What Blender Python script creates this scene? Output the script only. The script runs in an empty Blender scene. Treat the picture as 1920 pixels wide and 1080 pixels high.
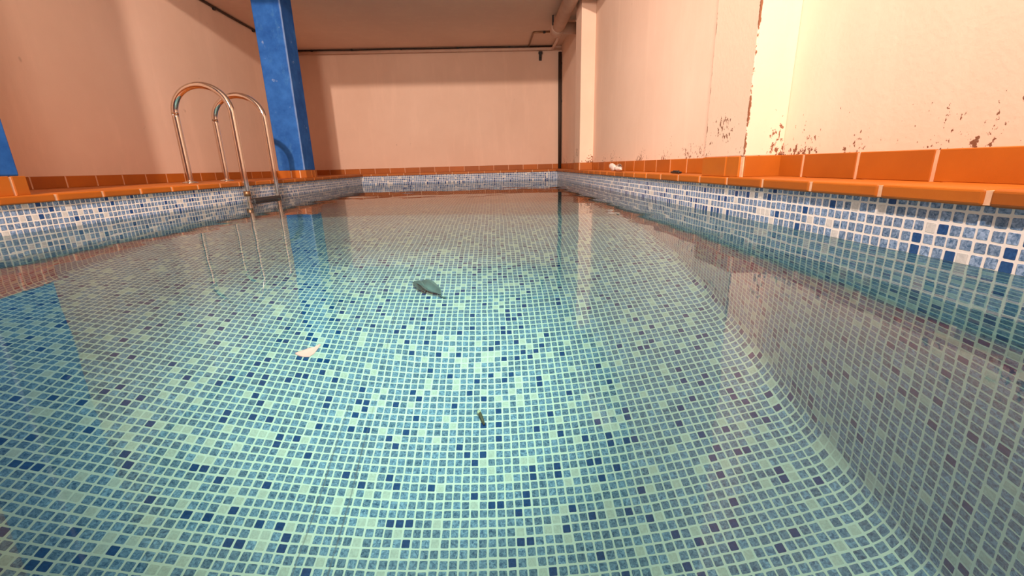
import bpy, bmesh, math, random
from mathutils import Vector, Matrix

# ------------------------------------------------------------------ camera, light, exposure
scene = bpy.context.scene
COL = scene.collection
random.seed(7)

EYE_Z = 0.2229
YAW, PITCH, ROLL, FPX = 0.033266, 0.275561, 0.027202, 811.07
cam_data = bpy.data.cameras.new("camera")
cam = bpy.data.objects.new("camera", cam_data)
COL.objects.link(cam)
scene.camera = cam
cam_data.sensor_fit = 'HORIZONTAL'
cam_data.sensor_width = 36.0
cam_data.lens = 36.0 * FPX / 1920.0
cam_data.clip_start = 0.01
f = Vector((math.sin(YAW) * math.cos(PITCH), math.cos(YAW) * math.cos(PITCH), -math.sin(PITCH)))
r = Vector((math.cos(YAW), -math.sin(YAW), 0.0))
d = f.cross(r)
c_, s_ = math.cos(ROLL), math.sin(ROLL)
r2 = r * c_ + d * s_
d2 = d * c_ - r * s_
m = Matrix((r2, -d2, -f)).transposed().to_4x4()
m.translation = Vector((0, 0, EYE_Z))
cam.matrix_world = m

world = bpy.data.worlds.new("world")
scene.world = world
world.use_nodes = True
world.node_tree.nodes["Background"].inputs[0].default_value = (1.0, 0.8, 0.65, 1)
world.node_tree.nodes["Background"].inputs[1].default_value = 0.0

vs = scene.view_settings
vs.view_transform = 'Standard'
vs.look = 'None'
vs.gamma = 1.0
vs.use_curve_mapping = False
vs.exposure = 0.0
scene.cycles.use_denoising = True
scene.cycles.max_bounces = 14
scene.cycles.diffuse_bounces = 6
scene.cycles.glossy_bounces = 6
scene.cycles.transmission_bounces = 10
scene.cycles.sample_clamp_indirect = 6.0

def lamp(name, loc, watts, color, radius, aim, cone, blend):
    l = bpy.data.lights.new(name, 'SPOT')
    l.spot_size = math.radians(cone); l.spot_blend = blend
    l.energy = watts
    l.color = color
    l.shadow_soft_size = radius
    o = bpy.data.objects.new(name, l)
    o.location = loc
    o.rotation_euler = (Vector(aim) - Vector(loc)).to_track_quat('-Z', 'Y').to_euler()
    COL.objects.link(o)
    l.cycles.is_caustics_light = True
    return o

WARM = (1.0, 0.75, 0.61)
lamp("lamp_and_fill_light", (-0.80, -0.71, 2.51), 1180, WARM, 0.05, (-.95, 4.0, .8), 100, 1.0)      # throws the sharp column shadows
lamp("lamp_and_fill_light", (-0.90, 0.70, 1.94), 340, WARM, 0.14, (-.7, 7.5, 1.5), 122, 1.0)      # soft lamp lighting the far half
lamp("lamp_and_fill_light", (-0.10, 1.30, 2.45), 1000, WARM, 0.10, (-.36, 1.54, 0), 35, 1.0)      # added downlight, brightens a patch of the pool floor
lamp("lamp_and_fill_light", (0.05, 0.05, 2.40), 540, WARM, 0.06, (1.13, .98, .75), 101, 1.0)      # added fill aimed at the near right wall to brighten it
lamp("lamp_and_fill_light", (-0.60, -2.20, 2.60), 12, WARM, 0.15, (-.60, -1.0, 3.2), 170, 1.0)    # added uplight, evens out the near ceiling's reflection in the water

# ------------------------------------------------------------------ dimensions (metres, water surface at z = 0)
XR, XL = 0.973, -2.007          # pool walls
YF, YN = 6.86, -0.45            # far and near pool ends
DEPTH = 1.27
ZD, ZC = 0.155, 0.1207          # deck level, underside of the coping
WR, WL, WB, WN = 1.13, -3.05, 7.5, -3.2   # room walls
ZLOW, ZHIGH, YSTEP = 2.01, 2.9, 3.3       # ceilings
ZT = 0.235                      # top of the tile skirting
MOD = 0.027                     # mosaic module
CT = 0.245                      # coping tile module

# ------------------------------------------------------------------ helpers
def tag(o, label=None, cat=None, group=None, kind=None):
    if label: o["label"] = label
    if cat: o["category"] = cat
    if group: o["group"] = group
    if kind: o["kind"] = kind
    return o

def link_mesh(name, bm, mats, parent=None, smooth=False):
    me = bpy.data.meshes.new(name)
    bm.normal_update()
    bm.to_mesh(me)
    bm.free()
    for mt in (mats if isinstance(mats, (list, tuple)) else [mats]):
        me.materials.append(mt)
    if smooth:
        for p in me.polygons: p.use_smooth = True
    o = bpy.data.objects.new(name, me)
    COL.objects.link(o)
    if parent is not None:
        o.parent = parent
        o.matrix_parent_inverse = Matrix.Translation(parent.location).inverted()
    return o

def empty(name, loc):
    o = bpy.data.objects.new(name, None)
    o.empty_display_size = 0.1
    o.location = loc
    COL.objects.link(o)
    return o

def add_box(bm, x0, x1, y0, y1, z0, z1, bevel=0.0, seg=2, mat=0):
    vs_ = [bm.verts.new((x, y, z)) for x in (x0, x1) for y in (y0, y1) for z in (z0, z1)]
    idx = ((0, 1, 3, 2), (4, 6, 7, 5), (0, 4, 5, 1), (2, 3, 7, 6), (0, 2, 6, 4), (1, 5, 7, 3))
    fs = [bm.faces.new([vs_[i] for i in q]) for q in idx]
    for fc in fs: fc.material_index = mat
    if bevel > 0:
        es = list({e for fc in fs for e in fc.edges})
        res = bmesh.ops.bevel(bm, geom=es, offset=bevel, segments=seg, affect='EDGES', profile=0.5)
        for fc in res['faces']: fc.material_index = mat

def smooth_path(pts, step=0.02):
    """Catmull-Rom through pts."""
    out = []
    P = [Vector(p) for p in pts]
    P = [P[0] * 2 - P[1]] + P + [P[-1] * 2 - P[-2]]
    for i in range(1, len(P) - 2):
        n = max(2, int((P[i + 1] - P[i]).length / step))
        for k in range(n):
            t = k / n
            a, b, c, e = P[i - 1], P[i], P[i + 1], P[i + 2]
            out.append(0.5 * ((2 * b) + (c - a) * t + (2 * a - 5 * b + 4 * c - e) * t * t + (3 * b - a - 3 * c + e) * t ** 3))
    out.append(P[-2])
    return out

def add_tube(bm, pts, rad, n=16, mat=0, cap=True):
    pts = [Vector(p) for p in pts]
    T = []
    for i in range(len(pts)):
        a = pts[max(0, i - 1)]; b = pts[min(len(pts) - 1, i + 1)]
        T.append((b - a).normalized())
    up = Vector((0, 1, 0)) if abs(T[0].y) < 0.8 else Vector((1, 0, 0))
    u = T[0].cross(up).normalized()
    rings = []
    for i, p in enumerate(pts):
        u = (u - T[i] * u.dot(T[i])).normalized()
        v = T[i].cross(u)
        rr = rad[i] if isinstance(rad, (list, tuple)) else rad
        rings.append([bm.verts.new(p + (u * math.cos(2 * math.pi * k / n) + v * math.sin(2 * math.pi * k / n)) * rr) for k in range(n)])
    for a, b in zip(rings, rings[1:]):
        for k in range(n):
            fc = bm.faces.new((a[k], a[(k + 1) % n], b[(k + 1) % n], b[k]))
            fc.smooth = True; fc.material_index = mat
    if cap:
        f0 = bm.faces.new(list(reversed(rings[0]))); f1 = bm.faces.new(rings[-1])
        f0.material_index = f1.material_index = mat
    bmesh.ops.recalc_face_normals(bm, faces=bm.faces[:])

def corner_path(pts, rad, n=6):
    """Polyline with rounded corners."""
    P = [Vector(p) for p in pts]
    out = [P[0]]
    for i in range(1, len(P) - 1):
        a = (P[i - 1] - P[i]).normalized(); b = (P[i + 1] - P[i]).normalized()
        for k in range(n + 1):
            t = k / n
            p0 = P[i] + a * rad; p1 = P[i] + b * rad
            out.append(p0 * (1 - t) ** 2 + P[i] * 2 * t * (1 - t) + p1 * t * t)
    out.append(P[-1])
    return out

# ------------------------------------------------------------------ materials
class NT:
    def __init__(self, name):
        self.mat = bpy.data.materials.new(name)
        self.mat.use_nodes = True
        self.t = self.mat.node_tree
        self.b = self.t.nodes["Principled BSDF"]
        self.out = self.t.nodes["Material Output"]
    def n(self, typ, **kw):
        nd = self.t.nodes.new(typ)
        for k, v in kw.items(): setattr(nd, k, v)
        return nd
    def l(self, a, b): self.t.links.new(a, b)
    def set(self, sock, v):
        if hasattr(v, "is_output") or isinstance(v, bpy.types.NodeSocket): self.l(v, sock)
        else: sock.default_value = v
    def math(self, op, a, b=0.0, c=None, clamp=False):
        nd = self.n("ShaderNodeMath", operation=op); nd.use_clamp = clamp
        self.set(nd.inputs[0], a); self.set(nd.inputs[1], b)
        if c is not None: self.set(nd.inputs[2], c)
        return nd.outputs[0]
    def mix(self, fac, a, b):
        nd = self.n("ShaderNodeMix", data_type='RGBA')
        self.set(nd.inputs[0], fac)
        for s, v in ((nd.inputs[6], a), (nd.inputs[7], b)):
            if isinstance(v, tuple): s.default_value = (v[0], v[1], v[2], 1)
            else: self.l(v, s)
        return nd.outputs[2]
    def noise(self, vec, scale, detail=3.0, rough=0.55, dist=0.0, dims='3D'):
        nd = self.n("ShaderNodeTexNoise", noise_dimensions=dims)
        if vec is not None: self.l(vec, nd.inputs["Vector"])
        nd.inputs["Scale"].default_value = scale
        nd.inputs["Detail"].default_value = detail
        nd.inputs["Roughness"].default_value = rough
        nd.inputs["Distortion"].default_value = dist
        return nd.outputs["Fac"]
    def ramp(self, fac, lo, hi):
        nd = self.n("ShaderNodeMapRange"); nd.clamp = True
        self.set(nd.inputs[0], fac)
        nd.inputs[1].default_value = lo; nd.inputs[2].default_value = hi
        return nd.outputs[0]
    def bump(self, h, strength, dist):
        nd = self.n("ShaderNodeBump")
        nd.inputs["Strength"].default_value = strength
        nd.inputs["Distance"].default_value = dist
        self.l(h, nd.inputs["Height"])
        self.l(nd.outputs[0], self.b.inputs["Normal"])
    def obj(self): return self.n("ShaderNodeTexCoord").outputs["Object"]
    def vmul(self, vec, xyz):
        nd = self.n("ShaderNodeVectorMath", operation='MULTIPLY')
        self.l(vec, nd.inputs[0]); nd.inputs[1].default_value = xyz
        return nd.outputs[0]

def mosaic_material():
    k = NT("glass_mosaic")
    uv = k.n("ShaderNodeUVMap").outputs[0]
    wob = k.n("ShaderNodeTexNoise"); wob.inputs["Scale"].default_value = 0.55; wob.inputs["Detail"].default_value = 2
    k.l(uv, wob.inputs["Vector"])
    off = k.n("ShaderNodeVectorMath", operation='MULTIPLY_ADD')
    sub = k.n("ShaderNodeVectorMath", operation='SUBTRACT'); k.l(wob.outputs["Color"], sub.inputs[0]); sub.inputs[1].default_value = (.5, .5, .5)
    k.l(sub.outputs[0], off.inputs[0]); off.inputs[1].default_value = (.16, .16, 0); k.l(uv, off.inputs[2])
    sep = k.n("ShaderNodeSeparateXYZ"); k.l(off.outputs[0], sep.inputs[0])
    u, v = sep.outputs[0], sep.outputs[1]
    cu, cv = k.math('FLOOR', u), k.math('FLOOR', v)
    cell = k.n("ShaderNodeCombineXYZ"); k.l(cu, cell.inputs[0]); k.l(cv, cell.inputs[1])
    wn = k.n("ShaderNodeTexWhiteNoise", noise_dimensions='2D'); k.l(cell.outputs[0], wn.inputs["Vector"])
    rnd = wn.outputs["Value"]
    wsep = k.n("ShaderNodeSeparateXYZ"); k.l(wn.outputs["Color"], wsep.inputs[0])
    # distance to a rounded square, jittered a little per tile
    ju = k.math('MULTIPLY', k.math('SUBTRACT', wsep.outputs[0], .5), .07)
    jv = k.math('MULTIPLY', k.math('SUBTRACT', wsep.outputs[1], .5), .07)
    fu = k.math('ABSOLUTE', k.math('ADD', k.math('SUBTRACT', k.math('SUBTRACT', u, cu), .5), ju))
    fv = k.math('ABSOLUTE', k.math('ADD', k.math('SUBTRACT', k.math('SUBTRACT', v, cv), .5), jv))
    R, H = .10, .405
    ax = k.math('MAXIMUM', k.math('SUBTRACT', fu, H - R), 0.0)
    ay = k.math('MAXIMUM', k.math('SUBTRACT', fv, H - R), 0.0)
    dd = k.math('SUBTRACT', k.math('SQRT', k.math('ADD', k.math('MULTIPLY', ax, ax), k.math('MULTIPLY', ay, ay))), R)
    tile = k.ramp(dd, .012, -.018)
    # colours
    mott = k.noise(uv, 3.2, 4.0, .68, 0.8)
    mott2 = k.ramp(mott, .36, .66)
    mid = k.mix(mott2, (.052, .125, .27), (.33, .475, .72))
    tone = k.math('MULTIPLY_ADD', wsep.outputs[2], .40, .80)
    hsv = k.n("ShaderNodeHueSaturation"); k.l(mid, hsv.inputs["Color"]); k.l(tone, hsv.inputs["Value"])
    navy = k.mix(mott2, (.011, .054, .21), (.024, .098, .31))
    pale = k.mix(mott2, (.56, .58, .60), (.72, .74, .75))
    c1 = k.mix(k.math('LESS_THAN', rnd, .172), hsv.outputs[0], pale)
    c2 = k.mix(k.math('LESS_THAN', rnd, .085), c1, navy)
    # two open joints between mosaic sheets on the floor
    o = k.obj(); so = k.n("ShaderNodeSeparateXYZ"); k.l(o, so.inputs[0])
    wav = k.math('MULTIPLY', k.math('SUBTRACT', k.noise(k.vmul(o, (0, 1, 0)), 5.0, 3.0), .5), .012)
    xw = k.math('ADD', so.outputs[0], wav)
    s1 = k.ramp(k.math('ABSOLUTE', k.math('ADD', xw, .472)), .0034, .0012)
    s2 = k.ramp(k.math('ABSOLUTE', k.math('ADD', xw, .560)), .0030, .0010)
    seam = k.math('MULTIPLY', k.math('MAXIMUM', s1, s2), k.math('LESS_THAN', so.outputs[2], -DEPTH + .02))
    seam = k.math('MULTIPLY', seam, k.ramp(k.noise(k.vmul(o, (1, 1, 0)), 3.0, 2.0), .38, .6))
    gn = k.noise(uv, 6.0, 2.0)
    grout = k.mix(gn, (.78, .78, .78), (.88, .89, .89))
    col = k.mix(k.math('MULTIPLY', seam, .7), k.mix(tile, grout, c2), (.16, .17, .22))
    k.l(col, k.b.inputs["Base Color"])
    k.l(k.math('MULTIPLY_ADD', tile, -.42, .62), k.b.inputs["Roughness"])
    k.b.inputs["Specular IOR Level"].default_value = .4
    k.bump(tile, .5, .0015)
    return k.mat

def paint_material(name, base, base2, chips=None, streak=True):
    """Old emulsion paint; chips = (z_low, z_high) band in which it flakes."""
    k = NT(name)
    o = k.obj()
    big = k.ramp(k.noise(o, 1.1, 4.0, .6), .35, .7)
    col = k.mix(big, base, base2)
    if streak:
        st = k.ramp(k.noise(k.vmul(o, (3.0, 3.0, .5)), 2.0, 5.0, .65), .52, .80)
        col = k.mix(k.math('MULTIPLY', st, .35), col, tuple(min(1, x * 1.18) for x in base2))
    spot = k.ramp(k.noise(o, 9.0, 2.0, .5), .76, .82)
    col = k.mix(k.math('MULTIPLY', spot, .45), col, (.25, .15, .09))
    if chips:
        sep = k.n("ShaderNodeSeparateXYZ"); k.l(o, sep.inputs[0])
        band = k.ramp(sep.outputs[2], chips[1], chips[0])
        ch = k.noise(k.vmul(o, (1, 1, .75)), 62.0, 5.0, .66)
        patch = k.ramp(k.noise(o, 4.5, 2.0), .40, .65)
        thr = k.math('MULTIPLY_ADD', k.math('MULTIPLY', k.math('POWER', band, 2.2), k.math('ADD', patch, .25)), .24, .0)
        lim = k.math('SUBTRACT', .765, thr)
        chip = k.ramp(k.math('SUBTRACT', ch, lim), 0.0, .02)
        col = k.mix(chip, col, (.22, .10, .055))
        rel = k.math('ADD', k.math('MULTIPLY', chip, -1.0), k.math('MULTIPLY', k.noise(o, 60.0, 3.0), .5))
        k.bump(rel, .5, .003)
    else:
        k.bump(k.noise(o, 70.0, 4.0, .6), .25, .003)
    k.l(col, k.b.inputs["Base Color"])
    k.b.inputs["Roughness"].default_value = .75
    k.b.inputs["Specular IOR Level"].default_value = .25
    return k

def terracotta_material():
    k = NT("terracotta_tile")
    o = k.obj()
    geo = k.n("ShaderNodeNewGeometry")
    rnd = geo.outputs["Random Per Island"]
    a = k.mix(k.noise(o, 7.0, 4.0, .6), (.36, .090, .003), (.50, .140, .005))
    hs = k.n("ShaderNodeHueSaturation"); k.l(a, hs.inputs["Color"])
    k.l(k.math('MULTIPLY_ADD', rnd, .30, .82), hs.inputs["Value"])
    k.l(hs.outputs[0], k.b.inputs["Base Color"])
    k.b.inputs["Roughness"].default_value = .55
    k.bump(k.noise(o, 260.0, 3.0, .6), .2, .001)
    return k.mat

def simple(name, col, rough=.5, metal=0.0, noise=None, bump=0.0, col2=None):
    k = NT(name)
    if col2:
        c = k.mix(k.ramp(k.noise(k.obj(), noise or 12.0, 4.0, .6), .3, .7), col, col2)
        k.l(c, k.b.inputs["Base Color"])
    else:
        k.b.inputs["Base Color"].default_value = (*col, 1)
    k.b.inputs["Roughness"].default_value = rough
    k.b.inputs["Metallic"].default_value = metal
    if bump: k.bump(k.noise(k.obj(), (noise or 12.0) * 3, 3.0), bump, .003)
    return k.mat

def column_material():
    k = NT("blue_distemper")
    o = k.obj()
    a = k.mix(k.ramp(k.noise(o, 6.0, 5.0, .65), .3, .7), (.012, .080, .33), (.032, .155, .52))
    sc = k.ramp(k.noise(k.vmul(o, (1, 1, .45)), 11.0, 6.0, .72), .56, .74)
    a = k.mix(k.math('MULTIPLY', sc, .55), a, (.07, .24, .52))
    sp = k.ramp(k.noise(o, 16.0, 3.0, .6), .68, .76)
    a = k.mix(k.math('MULTIPLY', sp, .45), a, (.34, .48, .72))
    # worn arris: the paint is rubbed to white along the vertical edge nearest the pool
    sep = k.n("ShaderNodeSeparateXYZ"); k.l(o, sep.inputs[0])
    dx = k.math('ABSOLUTE', k.math('SUBTRACT', sep.outputs[0], .14))
    dy = k.math('ABSOLUTE', k.math('ADD', sep.outputs[1], .14))
    dist = k.math('ADD', dx, dy)
    wear = k.math('SUBTRACT', k.ramp(dist, .034, 0.0), k.math('MULTIPLY', k.noise(k.vmul(o, (1, 1, .3)), 14.0, 5.0, .7), .75))
    a = k.mix(k.math('MULTIPLY', k.ramp(wear, .12, .55), .55), a, (.34, .48, .70))
    k.l(a, k.b.inputs["Base Color"])
    k.b.inputs["Roughness"].default_value = .75
    k.b.inputs["Specular IOR Level"].default_value = .15
    k.bump(k.noise(o, 40.0, 4.0), .3, .003)
    return k.mat

def pillar_material():
    """Cream paint flaked off along the vertical arrises and at the foot."""
    k = paint_material("pillar_paint", (.80, .585, .46), (.87, .65, .52), chips=(.235, .50))
    # chipped edges (object origin is the pillar's centre line)
    o = k.obj()
    sep = k.n("ShaderNodeSeparateXYZ"); k.l(o, sep.inputs[0])
    dx = k.math('ABSOLUTE', k.math('ADD', sep.outputs[0], .0775))
    dy = k.math('SUBTRACT', .165, k.math('ABSOLUTE', sep.outputs[1]))
    dist = k.math('ADD', dx, dy)
    nz = k.noise(k.vmul(o, (1, 1, .6)), 34.0, 5.0, .7)
    chip = k.ramp(k.math('SUBTRACT', k.math('MULTIPLY', k.ramp(nz, .40, .80), .016), dist), 0.0, .0015)
    prev = k.b.inputs["Base Color"].links[0].from_socket
    k.l(k.mix(chip, prev, (.22, .09, .045)), k.b.inputs["Base Color"])
    return k.mat

def water_material():
    k = NT("pool_water")
    t = k.t
    t.nodes.remove(k.b)
    fr = k.n("ShaderNodeFresnel"); fr.inputs["IOR"].default_value = 1.333
    refr = k.n("ShaderNodeBsdfRefraction"); refr.inputs["IOR"].default_value = 1.333
    refr.inputs["Roughness"].default_value = 0.0
    refr.inputs["Color"].default_value = (.675, 1.0, .955, 1)
    gl = k.n("ShaderNodeBsdfGlossy"); gl.inputs["Roughness"].default_value = 0.0
    mx = k.n("ShaderNodeMixShader")
    k.l(fr.outputs[0], mx.inputs[0]); k.l(refr.outputs[0], mx.inputs[1]); k.l(gl.outputs[0], mx.inputs[2])
    k.l(mx.outputs[0], k.out.inputs["Surface"])
    return k.mat

M_MOSAIC = mosaic_material()
M_WALL = paint_material("wall_paint", (.76, .55, .43), (.82, .61, .485)).mat
M_WALLR = paint_material("flaking_wall_paint", (.80, .60, .475), (.87, .67, .545), chips=(.235, .62)).mat
M_CEIL = paint_material("ceiling_paint", (.76, .60, .50), (.82, .66, .55)).mat
M_DARK_RISER = simple("darkened_riser", (.10, .09, .08), .9, col2=(.16, .145, .13), noise=4.0)  # dark tone chosen so the unseen ceiling step reflects less in the pool
M_TERRA = terracotta_material()
M_GROUT = simple("cement_grout", (.62, .34, .20), .9, col2=(.78, .50, .33), noise=30.0)
M_BLUE = column_material()
M_PILLAR = pillar_material()
M_WATER = water_material()
M_STEEL = simple("stainless_steel", (.82, .78, .72), .10, 1.0)
M_RUST = simple("tarnished_steel", (.30, .17, .09), .4, .8)
M_TREAD = simple("dark_tread_plastic", (.035, .035, .04), .5)
M_PIPE = simple("painted_pipe", (.60, .43, .34), .55, col2=(.70, .52, .42), noise=6.0)
M_DARK = simple("dark_cable", (.035, .02, .013), .6)
M_BLACK = simple("black_plastic", (.012, .011, .012), .45)
M_TISSUE = simple("tissue_paper", (.85, .78, .74), .85, col2=(.70, .62, .58), noise=40.0)
M_FOIL = simple("foil", (.55, .50, .45), .25, 1.0)
M_PETAL = simple("petal_white", (.90, .94, .97), .6, col2=(.88, .90, .92), noise=60.0)
M_LEAF = simple("sodden_leaf", (.10, .18, .22), .6, col2=(.16, .24, .28), noise=25.0)
M_TWIG = simple("wet_twig", (.09, .07, .05), .6, col2=(.14, .11, .08), noise=40.0)
M_SHELL = simple("pale_tip", (.70, .66, .52), .6)

# ------------------------------------------------------------------ room shell
def struct(name, bm, mats, smooth=False):
    return tag(link_mesh(name, bm, mats, smooth=smooth), kind="structure")

bm = bmesh.new(); add_box(bm, WL - .2, WL, WN, WB + .2, -.05, ZHIGH); struct("wall_left", bm, M_WALL)
bm = bmesh.new(); add_box(bm, WR, WR + .2, WN, WB + .2, -.05, ZHIGH); struct("wall_right", bm, M_WALLR)
bm = bmesh.new(); add_box(bm, WL, WR, WB, WB + .2, -.05, ZHIGH); struct("wall_back", bm, M_WALL)
bm = bmesh.new(); add_box(bm, WL - .2, WR + .2, WN - .2, WN, -.05, ZHIGH); struct("wall_front", bm, M_WALL)
bm = bmesh.new()
add_box(bm, WL, WR, YSTEP, WB, ZLOW, ZHIGH)                       # lowered slab over the far half
for fc in bm.faces:
    if fc.normal.y < -.5 or abs(fc.calc_center_median().y - YSTEP) < .001: fc.material_index = 1   # unseen step, coloured dark to dim its reflection in the water
add_box(bm, WL - .2, WR + .2, WN - .2, WB + .2, ZHIGH, ZHIGH + .15)
struct("ceiling", bm, [M_CEIL, M_DARK_RISER])

# --- pool basin: one profile swept along the pool, with coved floor edges
def basin():
    R = 0.065
    prof = []                                                     # (x, z) from the right rim round to the left rim
    prof.append((XR, ZC)); prof.append((XR, -DEPTH + R + .004))
    for i in range(13):
        a = math.pi / 2 * i / 12
        prof.append((XR - R + R * math.cos(a), -DEPTH + R - R * math.sin(a)))
    prof.append((XR - R - .004, -DEPTH))
    left = [(XL + (XR - x), z) for x, z in reversed(prof)]
    prof += left
    acc = [0.0]
    for p, q in zip(prof, prof[1:]): acc.append(acc[-1] + math.hypot(q[0] - p[0], q[1] - p[1]))
    bm = bmesh.new(); uvl = bm.loops.layers.uv.new("UVMap")
    ya, yb = YN, YF
    rows = [[bm.verts.new((x, y, z)) for x, z in prof] for y in (ya, yb)]
    off = .45
    for i in range(len(prof) - 1):
        fc = bm.faces.new((rows[0][i], rows[1][i], rows[1][i + 1], rows[0][i + 1]))
        fc.smooth = True
        for lp, (uu, yy) in zip(fc.loops, ((acc[i], ya), (acc[i], yb), (acc[i + 1], yb), (acc[i + 1], ya))):
            lp[uvl].uv = (uu / MOD + off, yy / MOD)
    for yy, flip in ((YF, False), (YN, True)):                    # end walls
        q = [bm.verts.new(p) for p in ((XL, yy, -DEPTH), (XR, yy, -DEPTH), (XR, yy, ZC), (XL, yy, ZC))]
        fc = bm.faces.new(q if not flip else list(reversed(q)))
        for lp in fc.loops:
            lp[uvl].uv = (lp.vert.co.x / MOD + .3, (ZC - lp.vert.co.z) / MOD + off + 300)
    return struct("pool_basin", bm, M_MOSAIC)
pool = basin()
pool.cycles.is_caustics_receiver = True

# --- water: gently rippled sheet
def water():
    bm = bmesh.new()
    nx, ny = 300, 740
    x0, x1, y0, y1 = XL - .004, XR + .004, YN - .004, YF + .004
    rnd = random.Random(3)
    waves = []
    for _ in range(26):
        a = rnd.uniform(0, 2 * math.pi); lam = rnd.uniform(.10, .55)
        waves.append((math.cos(a) * 2 * math.pi / lam, math.sin(a) * 2 * math.pi / lam, rnd.uniform(0, 6.28), lam * 0.00042))
    grid = []
    for j in range(ny + 1):
        y = y0 + (y1 - y0) * j / ny
        row = []
        for i in range(nx + 1):
            x = x0 + (x1 - x0) * i / nx
            z = sum(A * math.sin(kx * x + ky * y + ph) for kx, ky, ph, A in waves) * .35
            row.append(bm.verts.new((x, y, z)))
        grid.append(row)
    for j in range(ny):
        for i in range(nx):
            fc = bm.faces.new((grid[j][i], grid[j][i + 1], grid[j + 1][i + 1], grid[j + 1][i])); fc.smooth = True
    o = link_mesh("pool_water", bm, M_WATER)
    return tag(o, "clear blue-green water filling the mosaic pool", "water", kind="stuff")
wat = water()
wat.cycles.is_caustics_caster = True

# --- coping: bull-nosed terracotta tiles on a cement bed
def coping(name, x0, x1, y0, y1, along, phase, nose):
    """Tiles run along 'along' ('x' or 'y'); nose = side that overhangs the pool."""
    bm = bmesh.new()
    g = .005
    if along == 'y':
        add_box(bm, x0 + (.004 if nose == 'x0' else 0), x1 - (.004 if nose == 'x1' else 0), y0, y1, ZC + .003, ZD - .003, mat=1)
        k = math.floor((y0 - phase) / CT)
        while phase + k * CT < y1:
            a, b = max(y0, phase + k * CT + g), min(y1, phase + (k + 1) * CT - g)
            if b - a > .01: add_box(bm, x0, x1, a, b, ZC, ZD + random.uniform(-.0008, .0008), bevel=.007, seg=3)
            k += 1
    else:
        add_box(bm, x0, x1, y0 + .004, y1, ZC + .003, ZD - .003, mat=1)
        k = math.floor((x0 - phase) / CT)
        while phase + k * CT < x1:
            a, b = max(x0, phase + k * CT + g), min(x1, phase + (k + 1) * CT - g)
            if b - a > .01: add_box(bm, a, b, y0, y1, ZC, ZD + random.uniform(-.0008, .0008), bevel=.007, seg=3)
            k += 1
    return struct(name, bm, [M_TERRA, M_GROUT])
coping("trim_1", XR - .017, WR, WN, WB, 'y', .8204, 'x0')
coping("trim_2", XL - .223, XL + .017, WN, WB, 'y', 2.087, 'x1')
coping("trim_3", XL + .018, XR - .018, YF - .008, YF + .237, 'x', 0.1, 'y0')
coping("trim_4", XL + .018, XR - .018, YN - .237, YN + .008, 'x', 0.1, 'y1')

# --- deck paving behind the copings
def deck():
    bm = bmesh.new()
    def field(x0, x1, y0, y1):
        add_box(bm, x0, x1, y0, y1, ZC - .15, ZD - .003, mat=1)
        nx = max(1, round((x1 - x0) / CT)); sx = (x1 - x0) / nx
        ny = max(1, round((y1 - y0) / CT)); sy = (y1 - y0) / ny
        for i in range(nx):
            for j in range(ny):
                add_box(bm, x0 + i * sx + .004, x0 + (i + 1) * sx - .004, y0 + j * sy + .004, y0 + (j + 1) * sy - .004, ZC, ZD, bevel=.004, seg=1)
    field(WL, XL - .225, WN, WB)
    field(XL + .018, XR - .018, YF + .239, WB)
    field(XL + .018, XR - .018, WN, YN - .239)
    return struct("floor", bm, [M_TERRA, M_GROUT])
deck()

# --- tile skirting along the walls
def skirting(name, x0, x1, y0, y1, along, phase, mod=CT):
    bm = bmesh.new(); g = .005
    lo, hi = (y0, y1) if along == 'y' else (x0, x1)
    if along == 'y': add_box(bm, x0 + .002, x1 - .002, y0, y1, ZD, ZT - .002, mat=1)
    else: add_box(bm, x0, x1, y0 + .002, y1 - .002, ZD, ZT - .002, mat=1)
    k = math.floor((lo - phase) / mod)
    while phase + k * mod < hi:
        a, b = max(lo, phase + k * mod + g), min(hi, phase + (k + 1) * mod - g)
        if b - a > .008:
            if along == 'y': add_box(bm, x0, x1, a, b, ZD, ZT, bevel=.002, seg=1)
            else: add_box(bm, a, b, y0, y1, ZD, ZT, bevel=.002, seg=1)
        k += 1
    return struct(name, bm, [M_TERRA, M_GROUT])
skirting("baseboard_right", WR - .010, WR, WN, WB - .012, 'y', 1.59)
skirting("baseboard_left", WL, WL + .012, WN, WB - .012, 'y', 3.539)
skirting("baseboard_back", WL, WR, WB - .012, WB, 'x', 0.0)

# --- pillars on the right wall
def pillar(y0, y1, label):
    cx, cy = (.975 + WR) / 2, (y0 + y1) / 2
    bm = bmesh.new()
    ztop = ZLOW if y0 > YSTEP else ZHIGH
    x0, x1, h = .975 - cx, WR - cx, (y1 - y0) / 2
    add_box(bm, x0, x1, -h, h, ZT - ZD - .001, ztop - ZD, bevel=.004, seg=2)
    o = link_mesh("pillar", bm, M_PILLAR)
    o.location = (cx, cy, ZD)
    tag(o, label, "pillar", "cream pillars along the right wall", kind="structure")
    bm = bmesh.new()
    t = .006
    add_box(bm, x0 + .001, x1, -h + .001, h - .001, 0, ZT - ZD - .002, mat=1)
    add_box(bm, x0 - t, x0 + .004, -h + .018, -h + .018 + .095, 0, ZT - ZD, bevel=.002, seg=1)
    add_box(bm, x0 - t, x0 + .004, -h + .123, h - .002, 0, ZT - ZD, bevel=.002, seg=1)
    add_box(bm, x0 + .006, x1 - .002, -h - t, -h + .004, 0, ZT - ZD, bevel=.002, seg=1)
    add_box(bm, x0 + .006, x1 - .002, h - .004, h + t, 0, ZT - ZD, bevel=.002, seg=1)
    b = bpy.data.objects.new("tile_base", bpy.data.meshes.new("tile_base"))
    bm.to_mesh(b.data); bm.free()
    for mt in (M_TERRA, M_GROUT): b.data.materials.append(mt)
    COL.objects.link(b); b.parent = o
    b["label"] = "orange tile base"
    return o
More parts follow.
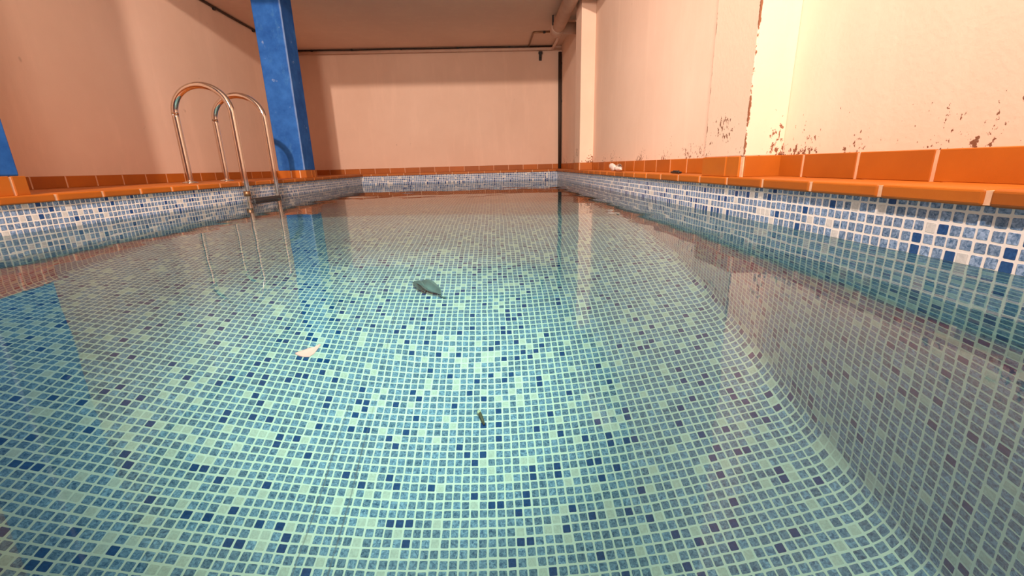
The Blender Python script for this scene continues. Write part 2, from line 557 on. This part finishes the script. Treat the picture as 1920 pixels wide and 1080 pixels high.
pillar(1.725, 2.055, "wide cream pillar with flaking edges nearest on the right wall")
pillar(5.085, 5.40, "pale lit pillar beside the far corner with the dark pipe")

# --- blue columns on the left deck
def column(x1, y1, label):
    h = .14
    cx, cy = x1 - h, y1 - h
    ztop = ZLOW if y1 > YSTEP else ZHIGH
    bm = bmesh.new(); add_box(bm, -h, h, -h, h, ZT - ZD - .001, ztop - ZD, bevel=.008, seg=3)
    o = link_mesh("column", bm, M_BLUE)
    o.location = (cx, cy, ZD)
    tag(o, label, "column", "blue columns on the left deck", kind="structure")
    bm = bmesh.new()
    t = .012
    add_box(bm, -h - t + .004, h + t - .004, -h - t + .004, h + t - .004, 0, ZT - ZD - .003, mat=1)
    for sx, sy in ((1, 0), (-1, 0), (0, 1), (0, -1)):
        for a, b in ((-h - t + .002, -.012), (.0, h * .58), (h * .58 + .012, h + t - .002)):
            if sx: add_box(bm, min(sx * h, sx * (h + t)), max(sx * h, sx * (h + t)), a, b, 0, ZT - ZD, bevel=.002, seg=1)
            else: add_box(bm, a, b, min(sy * h, sy * (h + t)), max(sy * h, sy * (h + t)), 0, ZT - ZD, bevel=.002, seg=1)
    b = bpy.data.objects.new("tile_base", bpy.data.meshes.new("tile_base"))
    bm.to_mesh(b.data); bm.free()
    for mt in (M_TERRA, M_GROUT): b.data.materials.append(mt)
    COL.objects.link(b); b.parent = o
    b["label"] = "orange tile base"
    return o
column(-2.03, 5.19, "scuffed blue square column standing behind the pool ladder")
column(-2.03, 2.00, "blue square column at the near left edge, mostly cut off")

# ------------------------------------------------------------------ pool ladder
def ladder():
    YA, YB = 3.57, 4.05
    root = empty("pool_ladder", (-2.15, (YA + YB) / 2, ZD))
    tag(root, "stainless steel pool ladder with two hooped handrails on the left side", "ladder")
    xw = -1.952
    for Y in (YA, YB):
        xo = -2.368
        path = [(xo, Y, ZD + .004), (xo, Y, .35)]
        path += [(xo, Y, .64)]
        rx, cx, cz, rz = (xw - xo) / 2, (xw + xo) / 2, .66, .195
        for i in range(0, 25):
            a = math.pi - math.pi * i / 24
            path.append((cx + rx * math.cos(a), Y, cz + rz * math.sin(a)))
        path += [(xw, Y, .62), (xw, Y, .3), (xw, Y, 0), (xw, Y, -.5), (xw, Y, -.78)]
        bm = bmesh.new()
        add_tube(bm, smooth_path(path, .02), .0235, 20)
        rail = link_mesh("handrail", bm, M_STEEL, root)
        bm = bmesh.new()
        add_tube(bm, [(xo, Y, ZD + .0005), (xo, Y, ZD + .006), (xo, Y, ZD + .012), (xo, Y, ZD + .016)], [.054, .054, .040, .0275], 28)
        link_mesh("floor_flange", bm, M_STEEL, rail)
        bm = bmesh.new()
        add_tube(bm, [(xw, Y, -.80), (xw, Y, -.77)], .0255, 18)
        link_mesh("end_cap", bm, M_BLACK, rail)
        bm = bmesh.new()
        bm.free()
        for z in (-.20, -.70):
            bm = bmesh.new(); add_tube(bm, [(xw, Y, z), (XL + .001, Y, z)], .014, 12)
            link_mesh("wall_stay", bm, M_STEEL, rail)
    bm = bmesh.new()
    add_tube(bm, [(xw, YA, .045), (xw, YA, .085)], .0246, 20)
    c = link_mesh("rust_band", bm, M_RUST, root); c["label"] = "rust-stained band on the nearer rail"
    for i, z in enumerate((.0, -.28, -.56)):
        bm = bmesh.new()
        add_box(bm, xw - .035, xw + .042, YA + .022, YB - .022, z - .014, z + .018, bevel=.006, seg=2)
        for k in range(4):
            xx = xw - .028 + k * .02
            add_box(bm, xx, xx + .007, YA + .03, YB - .03, z + .0175, z + .0215)
        s = link_mesh("step", bm, M_TREAD, root)
        for Y, sg in ((YA, 1), (YB, -1)):
            bm = bmesh.new(); add_box(bm, xw - .03, xw + .03, min(Y, Y + sg * .03), max(Y, Y + sg * .03), z - .018, z + .006, bevel=.004)
            link_mesh("bracket", bm, M_STEEL if i else M_TREAD, s)
    return root
lad = ladder()

# ------------------------------------------------------------------ pipes and cables under the low ceiling
def clip_at(name, loc, size, mat, parent):
    bm = bmesh.new()
    x, y, z = loc; a, b, c = size
    add_box(bm, x - a, x + a, y - b, y + b, z - c, z + c, bevel=min(a, b, c) * .4)
    return link_mesh(name, bm, mat, parent)

# cable along the left wall
root = empty("ceiling_cable", (WL + .02, 5.5, ZLOW))
tag(root, "dark clipped cable along the top of the left wall", "cable")
bm = bmesh.new(); add_tube(bm, [(WL + .018, y, ZLOW - .014 + .003 * math.sin(y * 5)) for y in [YSTEP + .1 + i * .2 for i in range(21)]], .011, 10)
link_mesh("cable_run", bm, M_DARK, root)
for y in (3.9, 4.75, 5.588, 6.406, 7.2):
    clip_at("cable_clip", (WL + .014, y, ZLOW - .022), (.014, .016, .018), M_BLACK, root)

# cable along the back wall
root = empty("ceiling_cable", (-1, WB - .02, ZLOW))
tag(root, "dark clipped cable along the top of the back wall above the thin pipe", "cable")
bm = bmesh.new(); add_tube(bm, [(WL + .03 + i * .2, WB - .016, ZLOW - .012 + .002 * math.sin(i)) for i in range(21)], .009, 10)
link_mesh("cable_run", bm, M_DARK, root)
for x in (-2.723, -2.114, -1.363, -.493, .31):
    clip_at("cable_clip", (x, WB - .016, ZLOW - .014), (.016, .015, .012), M_BLACK, root)

# thin pipe: from the elbow along the ceiling, then along the back wall
root = empty("water_pipe", (1.0, 6.9, ZLOW - .06))
tag(root, "thin pale pipe bending from the ceiling corner along the back wall", "pipe")
bm = bmesh.new()
add_tube(bm, corner_path([(1.0, 6.345, ZLOW - .05), (.985, WB - .035, ZLOW - .05), (WL + .05, WB - .035, ZLOW - .055)], .06), .022, 14)
link_mesh("pipe_run", bm, M_PIPE, root)

# fat drain pipe with a socket elbow into the right wall
root = empty("drain_pipe", (.89, 5.2, ZLOW - .09))
tag(root, "fat pale drain pipe under the ceiling beside the right wall", "pipe")
bm = bmesh.new(); add_tube(bm, [(.885, YSTEP + .02, ZLOW - .10), (.885, 4.5, ZLOW - .10), (.885, 6.28, ZLOW - .10)], .078, 28)
link_mesh("pipe_run", bm, M_PIPE, root)
bm = bmesh.new()
add_tube(bm, [(.885, 6.14, ZLOW - .10), (.885, 6.15, ZLOW - .10), (.885, 6.34, ZLOW - .10), (.885, 6.35, ZLOW - .10)], [.080, .087, .087, .06], 28)
add_tube(bm, corner_path([(.89, 6.25, ZLOW - .10), (1.0, 6.25, ZLOW - .10), (WR - .002, 6.25, ZLOW - .10)], .04), .07, 24)
link_mesh("elbow", bm, M_PIPE, root)
bm = bmesh.new()
add_box(bm, .795, .812, 6.06, 6.09, ZLOW - .11, ZLOW - .002)
link_mesh("pipe_bracket", bm, M_BLACK, root)

# grey conduit: a squared loop on the ceiling
root = empty("conduit", (.75, 6.9, ZLOW))
tag(root, "thin brown conduit running in a right angle across the ceiling", "conduit")
bm = bmesh.new()
add_tube(bm, corner_path([(.96, 6.72, ZLOW - .012), (.62, 6.74, ZLOW - .012), (.612, WB - .03, ZLOW - .012)], .03), .011, 10)
link_mesh("conduit_run", bm, M_RUST, root)
clip_at("conduit_clip", (.77, 6.732, ZLOW - .014), (.018, .016, .014), M_BLACK, root)

# dark vertical pipe in the far right corner
root = empty("corner_pipe", (1.098, WB - .035, ZT))
tag(root, "dark vertical pipe in the far right corner", "pipe")
bm = bmesh.new(); add_tube(bm, [(1.098, WB - .04, ZD + .001), (1.098, WB - .04, 1.0), (1.098, WB - .04, ZLOW - .1)], .026, 18)
link_mesh("pipe_run", bm, M_DARK, root)
for z in (1.75, 1.2):
    clip_at("pipe_clip", (1.11, WB - .03, z), (.019, .028, .02), M_BLACK, root)

# hook below the pipe
bm = bmesh.new()
hx = .792
add_box(bm, hx - .022, hx + .022, WB - .012, WB, 1.80, 1.92, bevel=.003)
add_box(bm, hx - .03, hx + .03, WB - .05, WB - .008, 1.89, 1.925, bevel=.004)
add_box(bm, hx - .018, hx + .018, WB - .05, WB - .038, 1.84, 1.895, bevel=.003)
tag(link_mesh("wall_hook", bm, M_BLACK), "small black hook on the back wall under the ceiling pipe", "hook")

# ------------------------------------------------------------------ small things
def crumple(name, loc, size, mat, seed, parent=None, amp=.35, sub=3):
    rnd = random.Random(seed)
    bm = bmesh.new()
    bmesh.ops.create_icosphere(bm, subdivisions=sub, radius=1.0)
    dirs = [(Vector((rnd.gauss(0, 1), rnd.gauss(0, 1), rnd.gauss(0, 1))).normalized(), rnd.uniform(-1, 1)) for _ in range(16)]
    for v in bm.verts:
        n = v.co.normalized(); s = 0
        for dv, w in dirs: s += w * max(0, n.dot(dv)) ** 7
        v.co = n * (1 + amp * s)
        v.co = Vector((v.co.x * size[0], v.co.y * size[1], v.co.z * size[2])) + Vector(loc)
    zmin = min(v.co.z for v in bm.verts)
    return link_mesh(name, bm, mat, parent), zmin

root = empty("tissue", (1.03, 3.75, ZD))
tag(root, "crumpled white tissue lying on the right coping by the skirting", "tissue")
def settle(name, loc, size, mat, seed, amp=.35):
    o, zmin = crumple(name, loc, size, mat, seed, None, amp)
    for v in o.data.vertices: v.co.z += ZD + .0005 - zmin
    o.parent = root; o.matrix_parent_inverse = Matrix.Translation(root.location).inverted()
    return o
settle("paper_wad", (1.03, 3.86, 0), (.020, .085, .034), M_TISSUE, 4)
settle("paper_wad", (1.02, 3.62, 0), (.020, .10, .016), M_TISSUE, 9)
g = settle("foil_scrap", (1.045, 3.70, 0), (.020, .085, .030), M_FOIL, 12, .45); g["label"] = "shiny crumpled foil"

bm = bmesh.new()
add_box(bm, 1.03, 1.055, 2.47, 2.58, ZD + .001, ZD + .012, bevel=.005, seg=3)
add_box(bm, 1.034, 1.051, 2.495, 2.555, ZD + .010, ZD + .017, bevel=.003, seg=2)
tag(link_mesh("clip", bm, M_BLACK), "small flat black clip lying on the right coping", "clip")

# floating petal
bm = bmesh.new()
outline = [(-.0125, -.001), (-.008, .003), (-.002, .007), (.003, .0085), (.0065, .0125), (.0085, .012), (.0095, .005), (.011, -.003), (.009, -.008), (.002, -.0075), (-.005, -.006), (-.010, -.004)]
outline = [(x * 1.05, y * 1.9) for x, y in outline]
def petal_z(x, y): return .0022 + 6.0 * (x - .004) ** 2 + 3.0 * (y - .002) ** 2
N = 5
top = []
for sgn in (1, 0):
    c0 = bm.verts.new((0, 0, petal_z(0, 0) - (0 if sgn else .0007)))
    prev = None; rings = []
    for kx in range(1, N + 1):
        t = kx / N
        rings.append([bm.verts.new((x * t, y * t, petal_z(x * t, y * t) - (0 if sgn else .0007) + .0006 * math.sin(9 * math.atan2(y, x)) * t)) for x, y in outline])
    n = len(outline)
    for i in range(n):
        tri = (c0, rings[0][i], rings[0][(i + 1) % n]); bm.faces.new(tri)
        for a, b in zip(rings, rings[1:]): bm.faces.new((a[i], b[i], b[(i + 1) % n], a[(i + 1) % n]))
    top.append(rings[-1])
for i in range(len(outline)):
    bm.faces.new((top[0][i], top[0][(i + 1) % n], top[1][(i + 1) % n], top[1][i]))
bmesh.ops.recalc_face_normals(bm, faces=bm.faces[:])
o = link_mesh("petal", bm, M_PETAL, smooth=True)
o.location = (-.245, .515, 0.0)
tag(o, "small white petal floating on the water", "petal")

# sunken leaf: two dark curled lobes on the pool floor
def leaf(name, loc, length, width, rot, curl, mat, parent):
    bm = bmesh.new(); nu, nv = 16, 8; th = .003
    def pos(i, j, k):
        u = i / nu; v = j / nv * 2 - 1
        w = width * (math.sin(math.pi * min(1, u * .93 + .05)) ** .75)
        x = (u - .5) * length; y = v * w
        z = .006 + curl * (v * v) * w * 1.2 + .012 * math.sin(u * 5) ** 2 - .004 * math.exp(-(v / .12) ** 2) + k * th
        return (x, y, z)
    g = [[[bm.verts.new(pos(i, j, k)) for j in range(nv + 1)] for i in range(nu + 1)] for k in (0, 1)]
    for k in (0, 1):
        for i in range(nu):
            for j in range(nv):
                fc = bm.faces.new((g[k][i][j], g[k][i + 1][j], g[k][i + 1][j + 1], g[k][i][j + 1])); fc.smooth = True
    for i in range(nu):
        for j in (0, nv): bm.faces.new((g[0][i][j], g[0][i + 1][j], g[1][i + 1][j], g[1][i][j]))
    for j in range(nv):
        for i in (0, nu): bm.faces.new((g[0][i][j], g[0][i][j + 1], g[1][i][j + 1], g[1][i][j]))
    bmesh.ops.recalc_face_normals(bm, faces=bm.faces[:])
    bmesh.ops.transform(bm, matrix=Matrix.Translation(loc) @ Matrix.Rotation(rot, 4, 'Z'), verts=bm.verts[:])
    return link_mesh(name, bm, mat, parent)
root = empty("sunken_leaf", (-.36, 2.10, -DEPTH))
tag(root, "dark curled leaf lying sunken on the pool floor", "leaf")
leaf("leaf_blade", (-.345, 2.10, -DEPTH + .001), .17, .036, -.72, .8, M_LEAF, root)
leaf("leaf_blade", (-.395, 2.115, -DEPTH + .001), .12, .022, -.95, .8, M_LEAF, root)
bm = bmesh.new(); add_tube(bm, smooth_path([(-.285, 2.045, -DEPTH + .012), (-.272, 2.036, -DEPTH + .008), (-.258, 2.034, -DEPTH + .006)], .01), .004, 8)
link_mesh("stem", bm, M_LEAF, root)

root = empty("twig", (-.08, 1.39, -DEPTH))
tag(root, "short dark twig with a pale tip on the pool floor", "twig")
bm = bmesh.new(); add_tube(bm, smooth_path([(-.083, 1.402, -DEPTH + .016), (-.078, 1.385, -DEPTH + .013), (-.066, 1.362, -DEPTH + .006)], .004), [.006] * 40, 10) if False else add_tube(bm, [(-.083, 1.402, -DEPTH + .012), (-.078, 1.388, -DEPTH + .011), (-.072, 1.374, -DEPTH + .008), (-.066, 1.362, -DEPTH + .005)], [.006, .0065, .0055, .003], 10)
link_mesh("stick", bm, M_TWIG, root)
bm = bmesh.new(); add_tube(bm, [(-.090, 1.414, -DEPTH + .009), (-.087, 1.409, -DEPTH + .011), (-.083, 1.4025, -DEPTH + .012)], [.003, .008, .0062], 10)
b = link_mesh("tip", bm, M_SHELL, root); b["label"] = "pale rounded tip"

for o in scene.objects:
    if o.type == 'MESH' and o.name.split('.')[0] in ("leaf_blade", "stick", "tip", "stem", "step", "handrail", "bracket"):
        o.cycles.is_caustics_receiver = True
